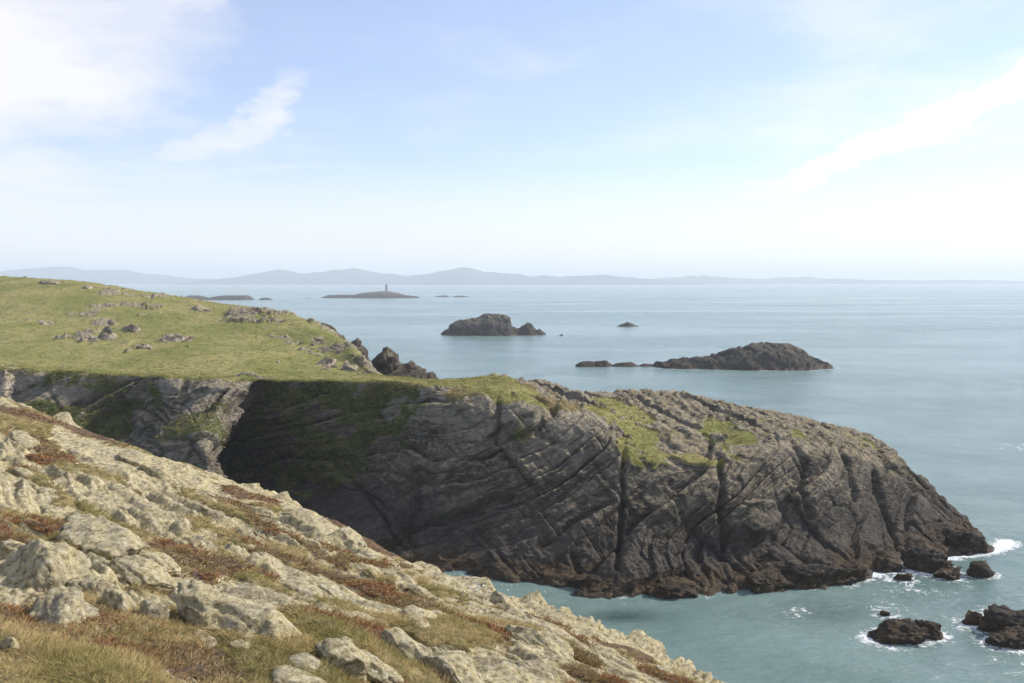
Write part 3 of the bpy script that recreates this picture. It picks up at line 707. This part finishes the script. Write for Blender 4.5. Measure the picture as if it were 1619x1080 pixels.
# rock loft: a skyline profile given its own depth, base on the sea
def loft(name, prof, Yd, depth, seed, mat, zb=-2.0, nu=110, nv=44, amp=1.0, foam=0.0, skew=0.45):
    """prof: (px, py) of the skyline; the body stands at Yd and is depth metres through"""
    pts = np.array([P(x_, y_, Yd) for x_, y_ in prof])
    t = np.linspace(0, 1, nu)
    arc = np.concatenate([[0], np.cumsum(np.linalg.norm(np.diff(pts[:, [0, 2]], axis=0), axis=1))]); arc /= arc[-1]
    xs = np.interp(t, arc, pts[:, 0]); zs = np.interp(t, arc, pts[:, 2])
    zmax = zs.max()
    v_ = np.linspace(-1, 1, nv)
    g = np.zeros((nu, nv, 3))
    for j, vv in enumerate(v_):
        h = (1 - abs(vv) ** 2.2) ** 0.8
        fr = np.clip((zs - 0) / max(zmax, 0.1), 0.0, 1) ** 0.45
        g[:, j, 0] = xs
        g[:, j, 1] = Yd + (vv - skew * 0) * depth * 0.5 * (0.25 + 0.75 * fr)
        g[:, j, 2] = zb + (zs - zb) * h
    n = gnormals(g); p = g.reshape(-1, 3); nn = n.reshape(-1, 3); nn = np.where(nn[:, 2:3] < 0, -nn, nn)
    sc_ = zmax
    wv = np.stack([fbm(p / sc_, 0.5, 3, seed), fbm(p / sc_, 0.5, 3, seed + 7), fbm(p / sc_, 0.6, 3, seed + 13)], -1)
    q = p / sc_ + 0.35 * wv
    a = q @ ST; s = q @ SN; b = q @ SB
    d = 0.16 * blocks(a, s, b, 0.30, 0.7, seed) + 0.09 * blocks(a, s, b, 0.11, 0.33, seed + 1) + 0.13 * fbm(p / sc_, 1.3, 5, seed + 2, 0.6) + 0.05 * ridged(p / sc_, 3.0, 3, seed + 5) - 0.05
    edge = np.repeat((1 - np.abs(v_) ** 6)[None, :], nu, 0).ravel()
    p = p + nn * (d * sc_ * amp * (0.4 + 0.6 * edge))[:, None]
    o = new_mesh(name, p, gfaces(nu, nv), mat)
    if foam:
        for k in range(0, nu, 2):
            if zs[k] > 0.05:
                for vv in np.linspace(-1, 0.2, 5):
                    j = int((vv * 0.92 + 1) / 2 * (nv - 1)); WATERLINES.append((g[k, j, 0], g[k, j, 1], 0.012 * Yd, foam))
    return o
def sea_y(py): return float(S(810, py)[1])

tag(loft('rocky_islet', [(700, 531), (706, 522), (728, 507), (760, 502), (772, 497), (795, 499), (806, 503), (810, 516), (822, 518), (835, 513), (845, 521), (856, 523), (859, 530)], sea_y(529), 24, 401, M_ISLE, -3, 130, 50, 0.8, 0.0),
    'steep dark islet in mid sea with a low tail on its right', 'islet')
tag(loft('rocky_islet', [(1030, 582), (1040, 574), (1075, 568), (1110, 565), (1140, 559), (1165, 551), (1200, 545), (1240, 545), (1265, 552), (1280, 564), (1298, 570), (1316, 581)], sea_y(580), 26, 411, M_ISLE, -3, 160, 56, 0.75, 0.55),
    'long humped brown islet beyond the headland with white wash at its foot', 'islet')
for i, (pf, lab) in enumerate([([(910, 577), (920, 571.5), (935, 571), (950, 577)], 'leftmost low dark rock of the chain beside the humped islet'),
                               ([(934, 578), (942, 571), (958, 569), (968, 578)], 'second low rock from the outer end of the chain by the humped islet'),
                               ([(958, 580), (975, 574), (998, 572.5), (1014, 580)], 'broad low rock in the middle of the chain by the humped islet'),
                               ([(1000, 581), (1018, 575), (1036, 576), (1052, 582)], 'flat rock of the chain touching the humped islet')]):
    tag(loft('skerry', pf, sea_y(579), 7, 420 + i, M_ISLE, -2, 40, 24, 0.7, 0.35), lab, 'skerry', 'low rocks in a chain')
tag(loft('skerry', [(975, 516), (985, 512), (992, 509), (1002, 513), (1012, 517)], sea_y(516), 10, 431, M_ISLE, -2, 44, 24, 0.7, 0.6), 'small dark rock alone in open sea ringed with foam', 'skerry')
tag(loft('skerry', [(883, 531), (888, 528), (892, 531)], sea_y(530.5), 3, 432, M_ISLE, -2, 24, 16, 0.5), 'tiny dark rock just right of the steep islet', 'skerry')
Yb = sea_y(471)
beacon_isle = tag(loft('rocky_islet', [(507, 471), (520, 467), (545, 466), (560, 467), (570, 464), (585, 462), (612, 460.5), (628, 463), (640, 467), (660, 469), (664, 471)], Yb, 60, 441, M_ISLE, -4, 110, 40, 0.5),
    'far low islet carrying the slim beacon tower', 'islet')
tag(loft('rocky_islet', [(290, 473), (300, 467), (318, 468), (330, 471), (345, 468), (360, 467), (392, 467), (398, 472), (405, 475)], sea_y(474), 50, 442, M_ISLE, -4, 90, 36, 0.5), 'far long flat islet just over the grassy hill', 'islet')
tag(loft('skerry', [(406, 475), (414, 471), (425, 471), (434, 475)], sea_y(474), 14, 443, M_ISLE, -3, 34, 22, 0.5), 'small far rock at the right end of the long flat islet', 'skerry')
tag(loft('skerry', [(473, 473), (485, 471.5), (497, 473)], sea_y(472.5), 8, 444, M_ISLE, -3, 24, 16, 0.4), 'faint far rock barely above water left of the beacon islet', 'skerry')
tag(loft('skerry', [(685, 470), (695, 467.5), (706, 467), (711, 470)], sea_y(469.5), 20, 445, M_ISLE, -3, 30, 20, 0.5), 'left one of two far flat rocks right of the beacon', 'skerry')
tag(loft('skerry', [(712, 470), (722, 467.5), (734, 467.5), (744, 470)], sea_y(469.5), 20, 446, M_ISLE, -3, 30, 20, 0.5), 'right one of two far flat rocks right of the beacon', 'skerry')
# crags of the next cove, beyond the flat turf
tag(loft('sea_stack', [(566, 640), (578, 590), (582, 572), (592, 556), (602, 545), (614, 543), (626, 549), (633, 555), (640, 566), (655, 575), (672, 580), (684, 588), (695, 597), (712, 640)], 134, 15, 451, M_ISLE, -2, 150, 70, 0.42), 'dark pyramid-shaped crag rising behind the flat turf', 'crag')
tag(loft('sea_stack', [(520, 600), (535, 560), (545, 540), (557, 536), (566, 532), (573, 540), (580, 552), (587, 570), (592, 600)], 146, 12, 452, M_ISLE, -2, 110, 60, 0.40), 'dark jagged crag between the rough flank and the pyramid-shaped crag', 'crag')
tag(loft('sea_stack', [(470, 560), (492, 512), (505, 510), (520, 513), (532, 519), (541, 526), (543, 536), (548, 560)], 158, 10, 453, M_ISLE, -2, 90, 50, 0.35), 'dark rocky rim on the skyline at the end of the hill', 'crag')

# ---- beacon: plinth, tapering shaft, capping and lantern top
def turned(name, prof, seg_n, parent, loc=(0, 0, 0)):
    v, f = [], []
    for r_, z_ in prof:
        for k in range(seg_n):
            a_ = 2 * math.pi * (k + 0.5) / seg_n; v.append((r_ * math.cos(a_), r_ * math.sin(a_), z_))
    for i in range(len(prof) - 1):
        for k in range(seg_n):
            k2 = (k + 1) % seg_n; f.append((i * seg_n + k, i * seg_n + k2, (i + 1) * seg_n + k2, (i + 1) * seg_n + k))
    v.append((0, 0, prof[-1][1])); top_i = len(v) - 1
    for k in range(seg_n): f.append(((len(prof) - 1) * seg_n + k, (len(prof) - 1) * seg_n + (k + 1) % seg_n, top_i, top_i))
    f = [tuple(x) for x in f]
    me = bpy.data.meshes.new(name); me.from_pydata(v, [], [x if x[2] != x[3] else x[:3] for x in f]); me.update(); me.materials.append(M_BEACON)
    o = bpy.data.objects.new(name, me); COL.objects.link(o); o.parent = parent; o.location = loc; return o
be = bpy.data.objects.new('beacon_tower', None); COL.objects.link(be)
bp = P(611, 462.5, Yb); be.location = (bp[0], Yb, bp[2] + 0.4); be.scale = (1.15, 1.15, 1.3)
tag(be, 'slim grey masonry beacon tower standing on the far islet', 'beacon')
turned('plinth', [(2.6, -1.5), (2.6, 1.0), (2.2, 1.3)], 8, be)
turned('shaft', [(1.75, 1.3), (1.45, 5.5), (1.2, 7.6)], 8, be)
turned('cap', [(1.2, 7.6), (1.6, 7.75), (1.6, 8.15), (0.9, 8.4), (0.5, 9.4), (0.12, 9.9)], 8, be)
print('islets', round(time.time() - T0, 1))

# ---- rocks in the near water
SR = [  # px, py (waterline centre), width px, height px, lean, label, sub
    (1425, 1012, 74, 42, 0.25, 'brown wedge of rock awash, left half of a split pair', 3.0),
    (1472, 1004, 50, 40, -0.15, 'greenish brown rock, right half of a split pair in the foam', 2.6),
    (1541, 984, 34, 32, 0.0, 'knob of dark rock beside the big rock at the right border', 2.4),
    (1612, 1002, 92, 46, 0.0, 'big weed-covered rock cut by the right border', 2.8),
    (1604, 1018, 70, 34, 0.0, 'low front block under the big rock at the right border', 2.6),
    (1556, 908, 38, 34, 0.1, 'lone rounded rock standing off the tip of the headland', 2.4),
    (1402, 899, 44, 30, 0.2, 'blocky wet rock at the inner end of the row below the headland', 2.8),
    (1470, 898, 70, 50, -0.1, 'largest sloping rock in the row below the headland tip', 2.8),
    (1502, 910, 46, 26, 0.0, 'rusty weed-covered rock at the outer end of the row below the headland', 2.6),
    (1431, 913, 28, 16, 0.0, 'small dark rock in the foam in front of the row', 2.5),
    (1399, 968, 16, 9, 0.0, 'tiny rock awash in the middle of the inlet mouth', 2.3),
    (1536, 868, 72, 50, 0.0, 'rusty brown rock forming the very tip of the headland', 2.6),
    (1500, 846, 52, 52, 0.0, 'dark upright knuckle of rock near the headland tip', 2.4),
    (1352, 916, 60, 40, 0.3, 'slanting brown rock at the foot of the headland beside the row', 2.8),
    (1290, 922, 110, 46, 0.3, 'long sloping weedy rock at the foot of the headland', 3.0),
    (1215, 930, 80, 34, 0.1, 'low weedy rock under the stout rounded slab', 2.8),
    (1060, 938, 90, 30, 0.0, 'dark weed-draped rock below the middle of the cliff', 2.7),
    (955, 934, 100, 36, 0.1, 'rusty weed-covered rock below the tall cleft in the cliff', 2.7),
]
for i, (px, py, wpx, hpx, ln, lab, bx) in enumerate(SR):
    w0 = S(px, py + 5); D = w0[1]; wm = wpx / FPX * D; hm = hpx / FPX * D
    dz = wm * 0.75
    loc = np.array((w0[0], w0[1] + dz * 0.32, hm * 0.10))
    o = rock('sea_rock', loc, (wm * 1.05, dz, hm * 1.22), rotax(ZAX, R((i * 29) % 40 - 20)), 500 + i, M_ISLE, 5 if wpx > 45 else 4, bx, 9, 0.17, 0.14, lean=ln)
    tag(o, lab, 'sea rock', 'rocks in the water by the headland')
    for k in range(20):
        an = 2 * math.pi * k / 20
        WATERLINES.append((loc[0] + 0.55 * wm * math.cos(an), loc[1] + 0.5 * dz * math.sin(an), 1.4 if px > 1380 else 0.8, 0.75 if px > 1380 else 0.35))

# fallen and leaning slabs that are part of the headland's foot
for i, (px, py, Yd, L_, w_, t_, ax) in enumerate([
    (1255, 893, 77.2, 5.6, 2.2, 1.3, (0.80, -0.30, -0.50)), (1305, 905, 77.0, 5.0, 1.8, 1.2, (0.80, -0.30, -0.48)), (1215, 905, 76.6, 4.2, 1.8, 1.2, (0.80, -0.25, -0.40)),
    (1340, 885, 80.0, 4.6, 2.0, 1.6, (0.75, -0.30, -0.55)), (1190, 828, 79.4, 5.2, 3.2, 2.9, (0.86, 0.25, 0.36)), (1025, 890, 75.6, 7.0, 1.6, 1.0, (0.88, 0.20, 0.36)),
    (860, 895, 77.5, 5.5, 1.8, 1.2, (0.88, 0.15, 0.30)), (1110, 905, 75.8, 4.0, 2.2, 1.6, (0.85, -0.1, 0.15)), (1375, 862, 82.5, 3.2, 2.2, 1.8, (0.8, -0.2, -0.4)), (755, 880, 78.8, 5.0, 1.6, 1.0, (0.88, 0.2, 0.34))]):
    e_ = np.array(ax) / np.linalg.norm(ax); n_ = np.array((0.1, -0.55, 0.8)); n_ -= e_ * (n_ @ e_); n_ /= np.linalg.norm(n_)
    rock('rock_slab', P(px, py, Yd), (L_, w_, t_), (e_, np.cross(n_, e_), n_), 560 + i, M_CLIFF_BARE, 5, 4.0, 9, 0.10, 0.06, parent=headland)

# ------------------------------------------------------------------ sea
def sea():
    ang = np.concatenate([np.radians(np.linspace(-180, -42, 46, endpoint=False)), np.radians(np.linspace(-42, -12, 90, endpoint=False)), np.radians(np.linspace(-12, 36, 400, endpoint=False)), np.radians(np.linspace(36, 180, 50))])
    r = np.concatenate([[5, 20, 35, 48], np.linspace(54, 112, 210, endpoint=False), np.geomspace(112, 420, 80, endpoint=False), np.geomspace(420, 26000, 70)])
    A, Rr = np.meshgrid(ang, r, indexing='ij')
    v = np.stack([Rr * np.sin(A), Rr * np.cos(A), np.zeros_like(A)], -1).reshape(-1, 3)
    rr = Rr.ravel()
    fo = np.zeros(len(v))
    nearm = np.where(rr < 480)[0]
    xy = v[nearm][:, :2]
    wl = np.array(WATERLINES)
    f = np.zeros(len(nearm))
    for x_, y_, reach, st in wl:
        d2 = ((xy[:, 0] - x_) ** 2 + (xy[:, 1] - y_) ** 2) / reach ** 2
        m = d2 < 9
        f[m] = np.maximum(f[m], st * np.exp(-d2[m] * 0.8))
    # broken water over the shoals between the rocks, foam trailing away from them
    px, py, _ = proj(v[nearm])
    def blob(cx, cy, rx, ry): return np.exp(-(((px - cx) / rx) ** 2 + ((py - cy) / ry) ** 2))
    extra = 0.55 * blob(1260, 968, 46, 14) + 0.50 * blob(1390, 962, 40, 14) + 0.62 * blob(1430, 905, 70, 16) + 0.5 * blob(1440, 880, 60, 10) + 0.72 * blob(1385, 1012, 34, 22) + 0.75 * blob(1570, 985, 40, 22) + 0.5 * blob(1590, 1045, 60, 16) + 0.42 * blob(1450, 935, 90, 14) + 0.35 * blob(1500, 990, 90, 40) + 0.45 * blob(1600, 705, 50, 10)
    fo[nearm] = np.clip(np.maximum(f, extra * 1.25), 0, 1.1)
    reef = np.zeros(len(v))
    reef[nearm] = np.clip(0.85 * blob(985, 974, 60, 11) + 0.5 * blob(1310, 968, 80, 22) + 0.35 * blob(1560, 1010, 80, 40) + 0.35 * blob(1440, 900, 90, 30), 0, 0.95)
    am = sst(rr, 420, 60)
    q = v * np.array((0.7, 1.2, 1.0))
    v[:, 2] = am * (0.13 * fbm(q, 0.13, 3, 601) + 0.05 * fbm(q, 0.7, 2, 611)) - 0.0
    o = new_mesh('sea', v, gfaces(len(ang), len(r)), M_SEA, {'mask': np.stack([fo, reef, reef * 0], -1)})
    tag(o, kind='structure')
sea()
print('sea', round(time.time() - T0, 1))

# ------------------------------------------------------------------ far hills across the bay
def far_hills(name, prof, Yd, depth, seed):
    pr = np.array(prof, float); nu, nv = 240, 30
    xs = np.linspace(pr[0, 0], pr[-1, 0], nu); ys = np.interp(xs, pr[:, 0], pr[:, 1])
    ys = ys - 2.2 * (ridged(np.stack([xs, xs * 0, xs * 0 + seed + 0.5], -1), 0.022, 4, seed) - 1.15) * np.clip((446 - ys) / 12, 0, 1)
    crest = np.array([P(x_, y_, Yd) for x_, y_ in zip(xs, ys)]); crest[:, 2] = np.maximum(crest[:, 2], 0.5)
    v_ = np.linspace(-1, 1, nv); g = np.zeros((nu, nv, 3))
    for j, vv in enumerate(v_):
        h = (1 - abs(vv)) ** 0.9
        g[:, j, 0] = crest[:, 0]; g[:, j, 1] = Yd + vv * depth * 0.5; g[:, j, 2] = -1.0 + (crest[:, 2] + 1) * h
    p = g.reshape(-1, 3)
    vv = np.repeat(v_[None, :], nu, 0).ravel()
    p[:, 2] += (1 - np.abs(vv)) * np.abs(vv) * 1.6 * p[:, 2].clip(0) * fbm(p, 0.004, 4, seed)
    tag(new_mesh(name, p, gfaces(nu, nv), M_HILLS), kind='structure')
far_hills('distant_hills', [(-420, 436), (-250, 424), (-120, 430), (0, 428), (45, 422), (100, 421), (150, 427), (195, 426), (240, 434), (300, 439), (360, 442), (420, 446)], 7300, 1900, 801)
far_hills('distant_hills', [(330, 445), (380, 438), (410, 432), (440, 425), (475, 430), (500, 431), (530, 427), (560, 423.5), (590, 430), (625, 433), (650, 438), (700, 446)], 6300, 1800, 811)
far_hills('distant_hills', [(600, 446), (640, 438), (680, 433), (700, 427), (735, 421.5), (765, 429), (800, 432), (850, 435), (900, 436), (955, 434.5), (1000, 438), (1050, 443), (1080, 446)], 6000, 1800, 821)
far_hills('distant_hills', [(990, 446), (1040, 440), (1080, 437.5), (1112, 433.5), (1140, 438), (1190, 441), (1240, 438.5), (1275, 437.5), (1330, 441), (1400, 443), (1490, 443), (1515, 441.5), (1560, 443), (1640, 445.5)], 7000, 1800, 831)

# ------------------------------------------------------------------ grass and heather of the near hillside
def blades(name, mask, count, length, width, lean, mat, seed, label, cat, per=9, spread=0.06, src=None, wexp=0.6):
    rg = np.random.default_rng(seed)
    FV, FNN, FDEP, vis = src if src else (globals()['FV'], globals()['FNN'], globals()['FDEP'], (FPXX > -120) & (FPXX < 1250) & (FPYY > 600) & (FPYY < 1330) & (FROW > 1.7) & (FROW < 5.25))
    wgt = mask * vis * np.clip(FDEP, 0.1, 999) ** wexp
    cell = wgt / wgt.sum()
    base = rg.choice(len(FV), size=count // per, p=cell)
    b0 = np.repeat(FV[base], per, 0); k = len(b0)
    dep = np.repeat(FDEP[base], per)
    tuft = np.repeat(rg.random(len(base)), per)
    an = rg.random(k) * 2 * math.pi; rad = np.sqrt(rg.random(k)) * spread
    out = np.stack([np.cos(an), np.sin(an), np.zeros(k)], -1)
    b0 = b0 + out * rad[:, None] - np.array((0, 0, 0.012)) - np.repeat(FNN[base], per, 0) * 0.0
    L = length * (0.55 + 0.75 * rg.random(k)) * (0.7 + 0.6 * tuft)
    wind = np.array((-0.45, 0.12, 0.0))
    dirn = np.repeat(FNN[base], per, 0) * 0.4 + np.array((0, 0, 0.6)) + out * lean * (0.4 + rg.random(k))[:, None] + wind * 0.55 * rg.random(k)[:, None]
    dirn /= np.linalg.norm(dirn, axis=1, keepdims=True)
    bend = out * 0.4 + wind * 0.9 + np.array((0, 0, -0.55))
    side = np.cross(dirn, rg.normal(size=(k, 3))); side /= np.linalg.norm(side, axis=1, keepdims=True)
    wdt = (width * (0.7 + 0.6 * rg.random(k)) * (np.clip(dep / 8, 0.9, 2.0) if not src else 1.0))[:, None]
    m1 = b0 + dirn * (L * 0.5)[:, None] + bend * (L * 0.08)[:, None]
    tip = b0 + dirn * (L * 0.92)[:, None] + bend * (L * 0.34)[:, None]
    v = np.stack([b0 - side * wdt, b0 + side * wdt, m1 - side * wdt * 0.8, m1 + side * wdt * 0.8, tip], 1).reshape(-1, 3)
    i0 = np.arange(k) * 5
    f = np.concatenate([np.stack([i0, i0 + 1, i0 + 3], -1), np.stack([i0, i0 + 3, i0 + 2], -1), np.stack([i0 + 2, i0 + 3, i0 + 4], -1)])
    patch = sst(fbm(b0, 0.9, 3, seed + 40), -0.35, 0.35)
    ti = np.clip(0.42 * patch + 0.33 * tuft + 0.25 * rg.random(k), 0, 1)
    t5 = np.repeat(ti, 5)
    o = new_mesh(name, v, f, mat, {'tint': np.stack([t5, t5, t5], -1)})
    tag(o, label, cat, kind='stuff'); return o
M_GRASS = tint_material('dry_grass', [(0.0, (0.17, 0.18, 0.055)), (0.25, (0.28, 0.25, 0.085)), (0.5, (0.45, 0.355, 0.155)), (0.8, (0.56, 0.44, 0.22)), (1.0, (0.38, 0.24, 0.12))], 0.8, 0.35)
M_HEATH = tint_material('heather', [(0.0, (0.13, 0.080, 0.048)), (0.28, (0.30, 0.145, 0.066)), (0.45, (0.36, 0.205, 0.090)), (0.62, (0.24, 0.195, 0.075)), (0.8, (0.38, 0.29, 0.15)), (1.0, (0.36, 0.29, 0.27))], 0.85, 0.2)
blades('grass', FVEG * (0.25 + 0.75 * FNEAR), 120000, 0.080, 0.0024, 0.95, M_GRASS, 1, 'straw and green grass growing between the near boulders', 'grass', 16, 0.06)
blades('heather', FHEATH, 80000, 0.060, 0.0038, 1.2, M_HEATH, 2, 'low reddish brown heather filling hollows of the near slope', 'heather', 14, 0.085)
M_TURF = tint_material('turf_tussocks', [(0.0, (0.150, 0.165, 0.044)), (0.35, (0.230, 0.236, 0.066)), (0.65, (0.30, 0.275, 0.094)), (1.0, (0.39, 0.325, 0.14))], 0.85, 0.25)
M_SCRUB = tint_material('cliff_plants', [(0.0, (0.085, 0.098, 0.030)), (0.5, (0.165, 0.175, 0.056)), (0.8, (0.25, 0.21, 0.09)), (1.0, (0.31, 0.24, 0.12))], 0.85, 0.2)
hvis = (HBX > -60) & (HBX < 1350) & (HROW < 7.1)
blades('turf', HGRASS * np.where(HROW < 4.6, 1.0, 0.55), 84000, 0.20, 0.020, 1.1, M_TURF, 3, 'short tussocky turf on the grassy hill and headland top', 'turf', 7, 0.28, (HV, HNN, HBD, hvis), 1.2)
blades('cliff_plants', HVEG, 48000, 0.30, 0.030, 1.2, M_SCRUB, 4, 'dark scrubby plants clinging to the shaded cliff', 'plants', 8, 0.35, (HV, HNN, HBD, hvis), 1.0)
# a few pale seed heads on the skyline
rg = random.Random(9)
def flowers():
    v, f = [], []
    for k in range(26):
        px = rg.gauss(752, 24); pt, dep, _ = on_slope(px, 945)
        st = np.array((pt[0], pt[1], pt[2])); h = rg.uniform(0.10, 0.24); lean = np.array((rg.uniform(-0.05, 0.05), rg.uniform(-0.05, 0.05), h)); tp = st + lean
        n0 = len(v); v += [st + (-0.003, 0, -0.02), st + (0.003, 0, -0.02), tp]; f.append((n0, n0 + 1, n0 + 2))
        u_, fc = ico(1); n0 = len(v); v += list(tp + u_ * np.array((0.020, 0.020, 0.012)) * rg.uniform(0.7, 1.2)); f += [tuple(x + n0) for x in fc]
    return new_mesh('wildflowers', np.array(v), np.array(f), M_SEED)
M_SEED = plain_material('pale_petals', (0.6, 0.6, 0.56), (0.75, 0.75, 0.7), 30.0)
tag(flowers(), 'tiny white flower heads on thin stems at the skyline', 'flowers', kind='stuff')
print('plants', round(time.time() - T0, 1))

# ------------------------------------------------------------------ the air
hz_v = [(x_, y_, z_) for x_ in (-28000, 28000) for y_ in (-28000, 28000) for z_ in (-6.0, 165.0)]
hz_f = [(0, 1, 3, 2), (4, 6, 7, 5), (0, 4, 5, 1), (2, 3, 7, 6), (0, 2, 6, 4), (1, 5, 7, 3)]
mh = bpy.data.materials.new('sea_haze'); mh.use_nodes = True
N = NT(mh.node_tree)
pv = N.n('ShaderNodeVolumePrincipled', {'Color': (0.87, 0.935, 1.0), 'Density': 0.00022, 'Anisotropy': 0.12})
N.n('ShaderNodeOutputMaterial', {'Volume': pv.outputs[0]})
me = bpy.data.meshes.new('haze'); me.from_pydata(hz_v, [], hz_f); me.update(); me.materials.append(mh)
hz = bpy.data.objects.new('haze', me); COL.objects.link(hz); tag(hz, 'thin pale sea haze over the whole bay', 'haze', kind='stuff')
print('done', round(time.time() - T0, 1))
